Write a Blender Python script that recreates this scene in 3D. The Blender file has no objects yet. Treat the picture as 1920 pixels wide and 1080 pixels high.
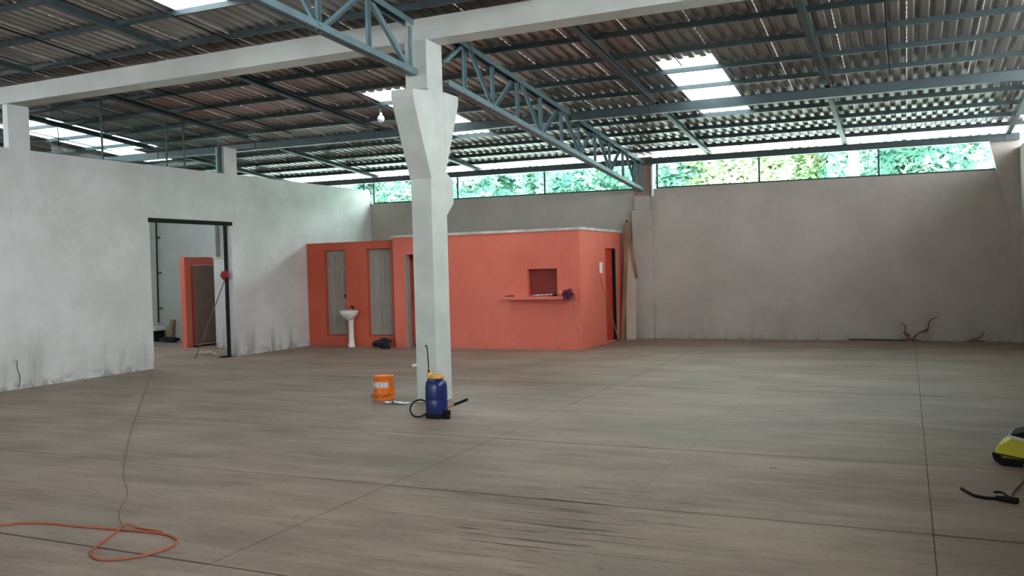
import bpy, bmesh, math, random
from mathutils import Vector, Matrix
random.seed(7)
C = bpy.context.scene.collection
S = bpy.context.scene

# ---------------------------------------------------------------- camera, sky, exposure
cam = bpy.data.cameras.new('camera'); co = bpy.data.objects.new('camera', cam); C.objects.link(co)
R = Matrix(((0.91077324, 0.01513751, 0.41262932), (0.41200086, 0.03284872, -0.91059115), (-0.02733842, 0.99934569, 0.02368107)))
R = R.to_quaternion().to_matrix()
co.matrix_world = Matrix.Translation((0, 0, 1.8)) @ R.to_4x4()
cam.sensor_width = 36; cam.lens = 1635.52/1920*36; cam.clip_start = .05; cam.clip_end = 500
S.camera = co

w = bpy.data.worlds.new('overcast_sky'); S.world = w; w.use_nodes = True
nt = w.node_tree; nt.nodes.clear()
out = nt.nodes.new('ShaderNodeOutputWorld'); bg = nt.nodes.new('ShaderNodeBackground')
tc = nt.nodes.new('ShaderNodeTexCoord'); nz = nt.nodes.new('ShaderNodeTexNoise'); cr = nt.nodes.new('ShaderNodeValToRGB')
nz.inputs['Scale'].default_value = 1.6; nz.inputs['Detail'].default_value = 4
cr.color_ramp.elements[0].position = .3; cr.color_ramp.elements[0].color = (.84, .94, 1, 1)
cr.color_ramp.elements[1].position = .7; cr.color_ramp.elements[1].color = (.94, .99, 1, 1)
nt.links.new(tc.outputs['Generated'], nz.inputs['Vector']); nt.links.new(nz.outputs['Fac'], cr.inputs['Fac'])
nt.links.new(cr.outputs['Color'], bg.inputs['Color']); nt.links.new(bg.outputs[0], out.inputs[0])
bg.inputs['Strength'].default_value = 16.5

vs = S.view_settings; vs.view_transform = 'Standard'; vs.look = 'None'; vs.gamma = 1; vs.use_curve_mapping = False
vs.exposure = -0.1
S.cycles.max_bounces = 9; S.cycles.diffuse_bounces = 6; S.cycles.glossy_bounces = 5
S.cycles.transparent_max_bounces = 16; S.cycles.sample_clamp_indirect = 8

def portal(loc, rot, sx, sy):          # tells the sampler where the daylight enters; gives off nothing itself
    l = bpy.data.lights.new('daylight_portal', 'AREA'); l.shape = 'RECTANGLE'; l.size = sx; l.size_y = sy
    l.cycles.is_portal = True
    o = bpy.data.objects.new('daylight_portal', l); C.objects.link(o); o.location = loc; o.rotation_euler = rot

# ---------------------------------------------------------------- materials
def mat(name, col, rough=.7, metal=0, var=.12, scale=3, bump=0, bscale=30, stretch=(1, 1, 1), spec=.5, col2=None):
    m = bpy.data.materials.new(name); m.use_nodes = True; t = m.node_tree; n = t.nodes; b = n['Principled BSDF']
    b.inputs['Roughness'].default_value = rough; b.inputs['Metallic'].default_value = metal
    b.inputs['Specular IOR Level'].default_value = spec
    g = n.new('ShaderNodeNewGeometry'); mp = n.new('ShaderNodeMapping'); mp.inputs['Scale'].default_value = stretch
    t.links.new(g.outputs['Position'], mp.inputs['Vector'])
    z = n.new('ShaderNodeTexNoise'); z.inputs['Scale'].default_value = scale; z.inputs['Detail'].default_value = 6
    t.links.new(mp.outputs[0], z.inputs['Vector'])
    r = n.new('ShaderNodeValToRGB'); c2 = col2 or tuple(min(1, c*(1+var)) for c in col); c1 = col if col2 else tuple(c*(1-var) for c in col)
    r.color_ramp.elements[0].position = .35; r.color_ramp.elements[0].color = (*c1, 1)
    r.color_ramp.elements[1].position = .65; r.color_ramp.elements[1].color = (*c2, 1)
    t.links.new(z.outputs['Fac'], r.inputs['Fac']); t.links.new(r.outputs['Color'], b.inputs['Base Color'])
    if bump:
        z2 = n.new('ShaderNodeTexNoise'); z2.inputs['Scale'].default_value = bscale; z2.inputs['Detail'].default_value = 4
        t.links.new(mp.outputs[0], z2.inputs['Vector'])
        bp = n.new('ShaderNodeBump'); bp.inputs['Strength'].default_value = bump; bp.inputs['Distance'].default_value = .02
        t.links.new(z2.outputs['Fac'], bp.inputs['Height']); t.links.new(bp.outputs[0], b.inputs['Normal'])
    m['ramp'] = r.name
    return m

def N(t, k, **kw):
    n = t.nodes.new(k)
    for a, v in kw.items():
        if a in n.inputs: n.inputs[a].default_value = v
        else: setattr(n, a, v)
    return n

def math_(t, op, a, b=None, c=None):
    n = t.nodes.new('ShaderNodeMath'); n.operation = op
    for i, v in enumerate((a, b, c)):
        if v is None: continue
        if isinstance(v, (int, float)): n.inputs[i].default_value = v
        else: t.links.new(v, n.inputs[i])
    return n.outputs[0]

def mixc(t, fac, a, b, mode='MIX'):
    n = t.nodes.new('ShaderNodeMix'); n.data_type = 'RGBA'; n.blend_type = mode
    for i, v in ((0, fac), (6, a), (7, b)):
        if isinstance(v, (int, float)): n.inputs[i].default_value = v
        elif isinstance(v, tuple): n.inputs[i].default_value = (*v, 1)
        else: t.links.new(v, n.inputs[i])
    return n.outputs[2]

def smooth(t, v, a, b):
    n = t.nodes.new('ShaderNodeMapRange'); n.interpolation_type = 'SMOOTHSTEP'
    n.inputs[1].default_value = a; n.inputs[2].default_value = b; t.links.new(v, n.inputs[0]); return n.outputs[0]

def noise(t, pos, scale, stretch=(1, 1, 1), detail=5, rough=.55, off=(0, 0, 0)):
    mp = N(t, 'ShaderNodeMapping'); mp.inputs['Scale'].default_value = stretch; mp.inputs['Location'].default_value = off
    t.links.new(pos, mp.inputs['Vector'])
    z = N(t, 'ShaderNodeTexNoise', Scale=scale, Detail=detail, Roughness=rough); t.links.new(mp.outputs[0], z.inputs['Vector'])
    return z.outputs['Fac']

def floor_mat():
    m = bpy.data.materials.new('broomed_concrete'); m.use_nodes = True; t = m.node_tree; b = t.nodes['Principled BSDF']
    g = N(t, 'ShaderNodeNewGeometry').outputs['Position']
    sep = N(t, 'ShaderNodeSeparateXYZ'); t.links.new(g, sep.inputs[0])
    big = noise(t, g, .9, (.6, 1.3, 1), detail=8, rough=.68); streak = noise(t, g, 1.3, (.6, 4, 1), 7, .7); fine = noise(t, g, 7, (.9, 6, 1), 7, .8)
    grain = noise(t, g, 18, (1, 1.8, 1), detail=6, rough=.8)
    base = mixc(t, smooth(t, big, .3, .7), (.205, .143, .108), (.35, .255, .20))
    base = mixc(t, math_(t, 'MULTIPLY', smooth(t, streak, .42, .66), .55), base, (.44, .335, .27))
    base = mixc(t, math_(t, 'MULTIPLY', smooth(t, fine, .50, .72), .42), base, (.105, .08, .062))
    base = mixc(t, math_(t, 'MULTIPLY', smooth(t, grain, .4, .65), .2), base, (.10, .09, .08))
    # faint green-brown damp patches
    damp = noise(t, g, .45, detail=3, off=(3, 8, 0))
    base = mixc(t, math_(t, 'MULTIPLY', smooth(t, damp, .52, .7), .5), base, (.19, .165, .125))
    # dark flaking streaks in the middle of the near slabs
    dx = math_(t, 'DIVIDE', math_(t, 'ADD', sep.outputs[0], 2.35), 1.5); dy = math_(t, 'DIVIDE', math_(t, 'SUBTRACT', sep.outputs[1], 5.75), 1.6)
    d = math_(t, 'SQRT', math_(t, 'ADD', math_(t, 'MULTIPLY', dx, dx), math_(t, 'MULTIPLY', dy, dy)))
    reg = smooth(t, d, 1.5, .3)
    fl = noise(t, g, 2.6, (.5, 9, 1), 7, .6, (1.3, 0, 0))
    fm = smooth(t, math_(t, 'ADD', fl, math_(t, 'MULTIPLY', reg, .13)), .685, .735)
    base = mixc(t, math_(t, 'MULTIPLY', math_(t, 'MULTIPLY', fm, reg), .8), base, (.035, .03, .025))
    sp = noise(t, g, 5.0, (1, 2.2, 1), 2, .4, (9, 3, 0))
    base = mixc(t, math_(t, 'MULTIPLY', smooth(t, sp, .755, .79), .7), base, (.05, .04, .035))
    t.links.new(base, b.inputs['Base Color'])
    ro = math_(t, 'ADD', math_(t, 'MULTIPLY', streak, .2), .5); t.links.new(ro, b.inputs['Roughness'])
    b.inputs['Specular IOR Level'].default_value = .35
    bp = N(t, 'ShaderNodeBump', Strength=.25, Distance=.01); t.links.new(fine, bp.inputs['Height']); t.links.new(bp.outputs[0], b.inputs['Normal'])
    return m

def wall_mat(name, col, col2, rough=.55, blocks=True, dirt=.5, axis='y'):
    m = bpy.data.materials.new(name); m.use_nodes = True; t = m.node_tree; b = t.nodes['Principled BSDF']
    g = N(t, 'ShaderNodeNewGeometry').outputs['Position']
    sep = N(t, 'ShaderNodeSeparateXYZ'); t.links.new(g, sep.inputs[0])
    big = noise(t, g, .8, detail=7, rough=.65)
    base = mixc(t, smooth(t, big, .3, .72), col, col2)
    z = sep.outputs[2]
    run = noise(t, g, 1.5, (2.5, 2.5, .3), 5); low = smooth(t, z, .9, 0)
    base = mixc(t, math_(t, 'MULTIPLY', math_(t, 'MULTIPLY', smooth(t, run, .45, .75), low), dirt*1.4), base, (.16, .13, .09))
    sp = noise(t, g, 2.2, (1, 1, 1.3), 8, .7, (4, 4, 4))
    base = mixc(t, math_(t, 'MULTIPLY', smooth(t, sp, .6, .78), dirt*.5), base, (.30, .24, .18))
    vl = smooth(t, z, .22, 0); br = noise(t, g, 7, detail=5)
    base = mixc(t, math_(t, 'MULTIPLY', math_(t, 'MULTIPLY', vl, smooth(t, br, .45, .62)), dirt), base, (.07, .06, .04))
    t.links.new(base, b.inputs['Base Color'])
    t.links.new(math_(t, 'ADD', math_(t, 'MULTIPLY', big, .3), rough-.15), b.inputs['Roughness'])
    if blocks:
        cx = N(t, 'ShaderNodeCombineXYZ'); t.links.new(sep.outputs[1 if axis == 'y' else 0], cx.inputs[0]); t.links.new(z, cx.inputs[1])
        bk = N(t, 'ShaderNodeTexBrick'); bk.inputs['Scale'].default_value = 1; bk.inputs['Brick Width'].default_value = .4; bk.inputs['Row Height'].default_value = .2
        bk.inputs['Mortar Size'].default_value = .006; bk.inputs['Mortar Smooth'].default_value = 1
        t.links.new(cx.outputs[0], bk.inputs['Vector'])
        h = math_(t, 'ADD', math_(t, 'MULTIPLY', bk.outputs['Fac'], -.5), math_(t, 'MULTIPLY', noise(t, g, 6, detail=6), .9))
    else: h = noise(t, g, 6, detail=6)
    bp = N(t, 'ShaderNodeBump', Strength=.35, Distance=.012); t.links.new(h, bp.inputs['Height']); t.links.new(bp.outputs[0], b.inputs['Normal'])
    return m

def glass_mat(name, tint, refl=.1):
    m = bpy.data.materials.new(name); m.use_nodes = True; t = m.node_tree; t.nodes.clear()
    o = N(t, 'ShaderNodeOutputMaterial'); mx = N(t, 'ShaderNodeMixShader'); tr = N(t, 'ShaderNodeBsdfTransparent'); gl = N(t, 'ShaderNodeBsdfGlossy')
    tr.inputs[0].default_value = (*tint, 1); gl.inputs['Roughness'].default_value = .05
    fr = N(t, 'ShaderNodeFresnel'); fr.inputs[0].default_value = 1.45
    g = N(t, 'ShaderNodeNewGeometry'); t.links.new(math_(t, 'MULTIPLY', fr.outputs[0], math_(t, 'SUBTRACT', 1.0, g.outputs['Backfacing'])), mx.inputs[0])
    t.links.new(tr.outputs[0], mx.inputs[1]); t.links.new(gl.outputs[0], mx.inputs[2]); t.links.new(mx.outputs[0], o.inputs[0])
    return m

def fibre_mat():
    m = bpy.data.materials.new('translucent_roof_sheet'); m.use_nodes = True; t = m.node_tree; t.nodes.clear()
    o = N(t, 'ShaderNodeOutputMaterial'); mx = N(t, 'ShaderNodeMixShader'); tr = N(t, 'ShaderNodeBsdfTransparent'); tl = N(t, 'ShaderNodeBsdfTranslucent')
    tr.inputs[0].default_value = (.5, .54, .54, 1); tl.inputs[0].default_value = (.6, .64, .64, 1); mx.inputs[0].default_value = .55
    t.links.new(tr.outputs[0], mx.inputs[1]); t.links.new(tl.outputs[0], mx.inputs[2]); t.links.new(mx.outputs[0], o.inputs[0])
    return m

def leaf_mat(name, c1, c2):
    m = bpy.data.materials.new(name); m.use_nodes = True; t = m.node_tree; t.nodes.clear()
    o = N(t, 'ShaderNodeOutputMaterial'); mx = N(t, 'ShaderNodeMixShader'); df = N(t, 'ShaderNodeBsdfDiffuse'); tl = N(t, 'ShaderNodeBsdfTranslucent')
    g = N(t, 'ShaderNodeNewGeometry').outputs['Position']
    c = mixc(t, smooth(t, noise(t, g, 1.1, detail=5), .35, .65), c1, c2)
    t.links.new(c, df.inputs[0]); t.links.new(c, tl.inputs[0]); mx.inputs[0].default_value = .22
    t.links.new(df.outputs[0], mx.inputs[1]); t.links.new(tl.outputs[0], mx.inputs[2]); t.links.new(mx.outputs[0], o.inputs[0])
    return m

M = dict(
    floor=floor_mat(),
    joint=mat('joint_dirt', (.045, .038, .03), .9),
    wall_l=wall_mat('painted_block_left', (.52, .515, .50), (.66, .665, .66), .36, dirt=.5),
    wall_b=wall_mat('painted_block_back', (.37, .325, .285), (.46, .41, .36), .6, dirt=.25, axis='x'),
    wall_f=wall_mat('rendered_wall_annex', (.46, .48, .46), (.54, .56, .54), .6, blocks=False, dirt=.25),
    conc=mat('painted_concrete_beam', (.55, .56, .53), .42, var=.09, scale=1.6, bump=.25, bscale=7),
    colm=mat('painted_concrete_column', (.50, .52, .49), .45, var=.07, scale=3, bump=.25, bscale=9),
    orange=wall_mat('orange_paint', (.68, .14, .085), (.78, .185, .125), .5, blocks=False, dirt=.12),
    red=mat('deep_red_paint', (.52, .035, .02), .6), dred=mat('dim_red_interior', (.20, .018, .012), .6),  # dred: dimness of the office interior put into the colour
    slab=mat('grey_roof_slab', (.55, .52, .48), .8, var=.2),
    sheet=mat('zinc_roof_sheet', (.37, .35, .33), .34, metal=.74, var=.08, scale=.8, stretch=(1, .4, 1)),
    steel=mat('blue_grey_steel_paint', (.04, .062, .068), .4, var=.14, scale=4),
    truss=mat('truss_steel_paint', (.12, .19, .21), .34, var=.12, scale=4),
    fibre=fibre_mat(),
    black=mat('black_steel', (.008, .009, .010), .6, spec=.2),
    rub=mat('black_rubber', (.007, .007, .007), .7, spec=.2),
    gframe=mat('dark_green_frame', (.02, .06, .05), .5),
    white=mat('white_enamel', (.72, .72, .68), .25, var=.03),
    door=mat('cream_door_paint', (.30, .265, .23), .5, var=.06),
    brown=mat('brown_door', (.27, .17, .13), .6),
    wood=mat('weathered_board', (.30, .17, .09), .8, stretch=(1, 1, .15), scale=9, var=.3),
    ply=mat('pale_plywood', (.50, .43, .35), .8, stretch=(1, 1, .2), scale=4),
    cable=mat('orange_cable', (.36, .085, .03), .5),
    cord=mat('dusty_thin_cord', (.15, .12, .09), .8),
    blue=mat('blue_plastic', (.003, .017, .115), .3, var=.1),
    yel=mat('ochre_plastic', (.72, .38, .06), .45),
    yel2=mat('lime_yellow_plastic', (.62, .58, .03), .4),
    orp=mat('orange_plastic', (.80, .17, .006), .4),
    label=mat('greyish_label', (.55, .50, .52), .6, var=.3, scale=30),
    paper=mat('white_paper', (.80, .80, .80), .8),
    purple=mat('purple_fibre', (.10, .012, .05), .8, var=.5, scale=40),
    navy=mat('dark_cloth', (.012, .016, .03), .9),
    green=mat('green_cloth', (.09, .28, .02), .8, var=.3, scale=20),
    redp=mat('red_fibre', (.30, .01, .015), .8, var=.3, scale=40),
    root=mat('dry_root', (.20, .10, .045), .9, var=.4, scale=12),
    glass=glass_mat('window_glass', (.86, .97, .93)),
    glass2=glass_mat('dusty_clerestory_glass', (.80, .86, .84)),
    bulb=mat('opal_glass', (.85, .85, .85), .2, var=.01),
    leafa=leaf_mat('leaf_blue_green', (.14, .30, .24), (.52, .70, .60)),
    leafb=leaf_mat('leaf_yellow_green', (.30, .42, .22), (.74, .76, .55)),
    leafc=leaf_mat('leaf_dark_green', (.08, .21, .16), (.40, .60, .48)),
    bark=mat('pale_bark', (.40, .37, .30), .9, bump=.5),
    paleb=mat('pale_trunk', (.50, .48, .43), .9, bump=.4),
    orange2=wall_mat('brick_orange_paint', (.50, .075, .035), (.60, .11, .055), .55, blocks=False, dirt=.15),
    soil=mat('pale_yard', (.75, .75, .72), .9, var=.1, scale=.7),
    outw=mat('outdoor_concrete', (.5, .5, .47), .9),
)

# ---------------------------------------------------------------- builders
def quadbox(bm, pts):                   # 8 points: bottom 4 ccw, top 4 ccw
    v = [bm.verts.new(p) for p in pts]
    for f in ((0, 3, 2, 1), (4, 5, 6, 7), (0, 1, 5, 4), (1, 2, 6, 5), (2, 3, 7, 6), (3, 0, 4, 7)): bm.faces.new([v[i] for i in f])

def box(bm, x0, x1, y0, y1, z0, z1):
    quadbox(bm, [(x0, y0, z0), (x1, y0, z0), (x1, y1, z0), (x0, y1, z0), (x0, y0, z1), (x1, y0, z1), (x1, y1, z1), (x0, y1, z1)])

def bar(bm, a, b, wd, ht, up=(0, 0, 1)):
    a, b = Vector(a), Vector(b); d = (b-a).normalized(); s = d.cross(Vector(up)); s.normalize(); u = s.cross(d)
    s *= wd/2; u *= ht/2
    quadbox(bm, [a-s-u, a+s-u, b+s-u, b-s-u, a-s+u, a+s+u, b+s+u, b-s+u])

def chan(bm, a, b, wd, ht, th=.006, up=(0, 0, 1), flip=1):   # C channel: web and two flanges
    a, b = Vector(a), Vector(b); d = (b-a).normalized(); s = d.cross(Vector(up)).normalized(); u = s.cross(d)
    bar(bm, a+s*flip*(wd-th)/2, b+s*flip*(wd-th)/2, th, ht, up)
    for k in (-1, 1): bar(bm, a+u*k*(ht-th)/2-s*flip*th/2, b+u*k*(ht-th)/2-s*flip*th/2, wd-th, th, up)
    for k in (-1, 1): bar(bm, a+u*k*(ht/2-.012-th)-s*flip*(wd-th)/2, b+u*k*(ht/2-.012-th)-s*flip*(wd-th)/2, th, .024, up)

def tube(bm, pts, r, n=8, closed=False, cap=True):
    P = [Vector(p) for p in pts]; rings = []; L = len(P); u = None
    for i, p in enumerate(P):
        if closed: d = P[(i+1) % L]-P[i-1]
        else: d = P[min(i+1, L-1)]-P[max(i-1, 0)]
        d.normalize()
        if u is None: u = d.cross(Vector((0, 0, 1))) if abs(d.z) < .9 else d.cross(Vector((1, 0, 0)))
        u = (u-d*u.dot(d)).normalized(); v = d.cross(u)
        rr = r[i] if isinstance(r, (list, tuple)) else r
        rings.append([bm.verts.new(p+(u*math.cos(2*math.pi*k/n)+v*math.sin(2*math.pi*k/n))*rr) for k in range(n)])
    for i in range(L if closed else L-1):
        A, B = rings[i], rings[(i+1) % L]
        for k in range(n): bm.faces.new([A[k], A[(k+1) % n], B[(k+1) % n], B[k]])
    if cap and not closed: bm.faces.new(rings[0][::-1]); bm.faces.new(rings[-1])

def lathe(bm, prof, n=24, c=(0, 0, 0), sq=2, sx=1, sy=1):   # prof [(r,z)], superellipse exponent sq
    rings = []
    for r, z in prof:
        ring = []
        for k in range(n):
            a = 2*math.pi*k/n; ca, sa = math.cos(a), math.sin(a)
            x = math.copysign(abs(ca)**(2/sq), ca); y = math.copysign(abs(sa)**(2/sq), sa)
            ring.append(bm.verts.new((c[0]+x*r*sx, c[1]+y*r*sy, c[2]+z)))
        rings.append(ring)
    for A, B in zip(rings, rings[1:]):
        for k in range(n): bm.faces.new([A[k], A[(k+1) % n], B[(k+1) % n], B[k]])
    bm.faces.new(rings[0][::-1]); bm.faces.new(rings[-1])

def smoothp(pts, k=5):                 # Catmull-Rom
    P = [Vector(p) for p in pts]; o = []
    for i in range(len(P)-1):
        a, b, c, d = P[max(i-1, 0)], P[i], P[i+1], P[min(i+2, len(P)-1)]
        for j in range(k):
            t = j/k; o.append(.5*((2*b)+(c-a)*t+(2*a-5*b+4*c-d)*t*t+(3*b-a-3*c+d)*t**3))
    return o+[P[-1]]

def obj(name, bm, m, parent=None, bevel=0, sm=False, base=None):
    if isinstance(bm, bpy.types.Mesh): me = bm
    else:
        bmesh.ops.recalc_face_normals(bm, faces=bm.faces)
        if sm:
            for f in bm.faces: f.smooth = True
        me = bpy.data.meshes.new(name)
        if base is not None: bmesh.ops.translate(bm, verts=bm.verts, vec=-Vector(base))
        bm.to_mesh(me); bm.free(); me.materials.append(M[m])
    o = bpy.data.objects.new(name, me); C.objects.link(o)
    if base is not None: o.location = base
    if sm and isinstance(bm, bmesh.types.BMesh) is False: pass
    if parent:
        o.parent = parent
        if base is None: o.matrix_parent_inverse = Matrix.Translation(-Vector(parent.location)) if parent.parent is None else Matrix.Identity(4)
    if bevel:
        b = o.modifiers.new('bevel', 'BEVEL'); b.width = bevel; b.segments = 2; b.limit_method = 'ANGLE'
    if sm:
        try: me.set_sharp_from_angle(angle=math.radians(40))
        except Exception: pass
    return o

def root(name, loc, label, cat, group=None):
    o = bpy.data.objects.new(name, None); C.objects.link(o); o.location = loc; o.empty_display_size = .1
    o['label'] = label; o['category'] = cat
    if group: o['group'] = group
    return o
def tag(o, label, cat, group=None):
    o['label'] = label; o['category'] = cat
    if group: o['group'] = group
    return o
def struct(name, bm, m, label=None, **k):
    o = obj(name, bm, m, **k); o['kind'] = 'structure'
    if label: o['label'] = label
    return o
def nb(): return bmesh.new()
def B1(*a):
    b = nb(); box(b, *a); return b
def sub(name, bm, m, par, **k):         # a part or sub-part whose mesh is in world coordinates
    o = obj(name, bm, m, None, **k); o.parent = par
    bpy.context.view_layer.update() if False else None
    p = par; off = Vector((0, 0, 0))
    while p: off += Vector(p.location); p = p.parent
    o.location = Vector(o.location)-off
    return o

def rz(x, y):                            # underside of the roof sheets
    z = 5.24-.085*(abs(y-1)-9.3)
    return z-.008*(x+3)
RI = 1.0; YN, YB = -6.0, 20.45; XL, XM, XR = -22.0, -13.5, 2.1

# ================================================================ SETTING
# ---- floor: concrete slabs with recessed joints
fl = struct('floor', B1(XL-.2, XR+.2, YN-.2, YB+.2, -.2, -.003), 'joint', 'grey-brown brushed concrete floor laid in slabs')
xs = [XM, -4.0, -1.95, .13, XR]; ys = [4.12+2.075*k for k in range(-4, 8)]+[YB]; ys = [YN]+[y for y in ys if y > YN and y < YB-.3]+[YB]
def slab(x0, x1, y0, y1, g, gx=(.003, .003)):
    b = nb(); dz = random.uniform(-.0015, .0015); c = .003
    a, d = gx
    quadbox(b, [(x0+a, y0+g, -.015), (x1-d, y0+g, -.015), (x1-d, y1-g, -.015), (x0+a, y1-g, -.015), (x0+a, y0+g, dz), (x1-d, y0+g, dz), (x1-d, y1-g, dz), (x0+a, y1-g, dz)])
    obj('slab', b, 'floor', fl)
for j in range(len(ys)-1):
    for i in range(len(xs)-1): slab(xs[i], xs[i+1], ys[j], ys[j+1], .011 if ys[j] < 8 else .006, ((0, .0045, .0014, .0032)[i], (.0045, .0014, .0032, 0)[i]))
for j in range(0, len(ys)-1, 2): slab(XL, XM, ys[j], ys[min(j+2, len(ys)-1)], .003)

# ---- back wall with sloping sill
def sill(x): return 3.54-.0085*x
def wallx(b, x0, x1, y0, y1, z0, f): quadbox(b, [(x0, y0, z0), (x1, y0, z0), (x1, y1, z0), (x0, y1, z0), (x0, y0, f(x0)), (x1, y0, f(x1)), (x1, y1, f(x1)), (x0, y1, f(x0))])
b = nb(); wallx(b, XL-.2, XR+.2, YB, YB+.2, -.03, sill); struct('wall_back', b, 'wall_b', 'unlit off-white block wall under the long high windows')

# ---- left wall, with tall doorway
b = nb()
box(b, XM-.2, XM, YN, 12.67, -.03, 4.0); box(b, XM-.2, XM, 14.95, YB, -.03, 4.02); box(b, XM-.2, XM, 12.67, 14.95, 2.96, 4.01)
struct('wall_left', b, 'wall_l', 'whitewashed block wall with a tall doorway')
# ---- right wall and near wall (behind the camera), annex outer walls
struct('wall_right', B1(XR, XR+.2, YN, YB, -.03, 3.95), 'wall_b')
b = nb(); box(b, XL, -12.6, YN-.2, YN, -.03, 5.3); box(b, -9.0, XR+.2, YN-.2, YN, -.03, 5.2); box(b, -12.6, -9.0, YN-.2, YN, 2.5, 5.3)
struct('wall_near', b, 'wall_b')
struct('wall_annex_side', B1(XL-.2, XL, YN, YB, -.03, 4.8), 'wall_f')
struct('wall_annex_back', B1(XL, XM-.25, 18.4, 18.6, -.03, 3.45), 'wall_f', 'grey rendered wall seen through the tall doorway')

# ---- roof: corrugated sheets, purlins and rafters as parts of the ceiling
ce = bpy.data.objects.new('ceiling', None); C.objects.link(ce); ce.location = (0, 0, 0); ce['kind'] = 'structure'; ce['label'] = 'sloping corrugated metal roof on steel purlins'
def sheetmesh(name, y0, y1, m):
    b = nb(); px = .18; prof = []
    for k in range(5):
        x = k*px; prof += [(x, 0), (x+.085, 0), (x+.105, .032), (x+.158, .032)]
    prof.append((.9, 0)); prof.append((.915, 0))
    lo = [[b.verts.new((x, y, rz0(y)+z)) for x, z in prof] for y in (y0, y1)]
    for i in range(len(prof)-1): b.faces.new([lo[0][i], lo[0][i+1], lo[1][i+1], lo[1][i]])
    me = bpy.data.meshes.new(name); b.to_mesh(me); b.free(); me.materials.append(M[m]); return me
def rz0(y): return 5.24-.085*(abs(y-RI)-9.3)
ms_far = sheetmesh('roof_sheet', RI, YB+.4, 'sheet'); ms_near = sheetmesh('roof_sheet', YN-.6, RI, 'sheet')
# skylights: (x column start, y0, y1)
def col_x(k): return -22.5+.9*k
sky = {}
for k in range(28):
    x = col_x(k)
    if abs(x-(-3.6)) < .1: sky[k] = (13.55, 17.1)
    if abs(x-(-9.0)) < .1: sky[k] = (13.4, 17.0)
    if abs(x-(-9.0)) < .1: sky[k, 'n'] = (5.1, 9.15)
    if abs(x-(-18.0)) < .1: sky[k] = (12.6, 16.9)
    if abs(x-(-17.1)) < .1: sky[k] = (12.6, 15.6)
def putsheet(me, k, name='roof_sheet', xo=0, kind=None):
    o = bpy.data.objects.new(name, me); C.objects.link(o); o.parent = ce; x = col_x(k)+xo
    o.location = (x, 0, -.008*(x+3)); o.rotation_euler = (0, .008, 0); return o
for k in range(28):
    cuts = sorted([v for kk, v in sky.items() if kk == k or (isinstance(kk, tuple) and kk[0] == k)])
    putsheet(ms_near, k)
    if not cuts: putsheet(ms_far, k); continue
    y = RI; xo = .25 if abs(col_x(k)+9.0) < .1 or abs(col_x(k)+3.6) < .1 else 0
    for a, c in cuts:
        putsheet(sheetmesh('roof_sheet', y, a+.05, 'sheet'), k)
        s = putsheet(sheetmesh('skylight_sheet', a, c, 'fibre'), k, 'skylight_sheet'); s['label'] = 'translucent white roof sheet'
        # a metal strip each side so that the clear sheet is narrower than its metal neighbours
        y = c-.05
    putsheet(sheetmesh('roof_sheet', y, YB+.4, 'sheet'), k)
py = [10.0, 11.0, 12.0, 13.0, 14.0, 15.0, 16.0, 17.0, 18.0, 18.9, 19.75]+[9.0, 8.0, 7.0, 6.0, 5.0, 4.0, 3.0, 2.0, 0, -2, -4, -5.7]
for y in py:
    b = nb(); chan(b, (XL, y, rz(XL, y)-.038), (XR+.3, y, rz(XR+.3, y)-.038), .045, .075, flip=1)
    for k in range(24): x = XL+.7+k*1.0; box(b, x-.04, x+.04, y-.03, y-.022, rz(x, y)-.085, rz(x, y)-.02) if k % 3 == 0 else None
    obj('purlin', b, 'steel', ce)
rx = [-19.1, -16.0, -13.1, -10.0, -4.08, -1.17, 1.9]
for x in rx:
    for (a, c) in (((15.55, 20.3), (10.65, 15.2)) if True else ()):
        b = nb(); chan(b, (x, a, rz(x, a)-.12), (x, c, rz(x, c)-.12), .085, .085, .008, flip=-1); obj('rafter', b, 'steel', ce)
    b = nb(); chan(b, (x, 9.93, rz(x, 9.93)-.12), (x, RI, rz(x, RI)-.12), .085, .085, .008, flip=-1); obj('rafter', b, 'steel', ce)
for (x, y0, y1) in ((-3.15, 10.7, 13.6), (-8.92, 10.7, 15.2), (-8.95, 7.8, 10.2), (-.2, 10.7, 15.2), (-12.0, 10.7, 15.2), (-17.3, 10.7, 15.2), (-11.6, 6, 10.2)):
    b = nb(); tube(b, [(x, y0, rz(x, y0)-.09), (x, y1, rz(x, y1)-.09)], .011, 6); obj('sag_rod', b, 'rub', ce)

# mid beam and eave beam (steel channels across the bay)
def xbeam(name, x0, x1, y, drop, wd, ht, label):
    b = nb(); chan(b, (x0, y, rz(x0, y)-drop), (x1, y, rz(x1, y)-drop), wd, ht, .01)
    for x in [v for v in rx if x0 < v < x1]: box(b, x-.06, x+.06, y-wd/2-.012, y-wd/2, rz(x, y)-drop-ht/2, rz(x, y)-drop+ht/2)
    return tag(obj(name, b, 'steel'), label, 'beam', None)
xbeam('steel_beam', XL, -5.86, 15.35, .27, .12, .15, 'blue-grey steel cross beam under the purlins, left of the long truss')
xbeam('steel_beam', -5.64, XR, 15.35, .27, .12, .15, 'blue-grey steel cross beam passing under the big right skylight')
xbeam('eave_beam', XL, -5.93, 20.25, .20, .12, .14, 'dark steel eave beam over the high windows, left of the wall column')
xbeam('eave_beam', -5.6, XR, 20.25, .20, .12, .14, 'dark steel eave beam over the high windows, right of the wall column')

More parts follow.
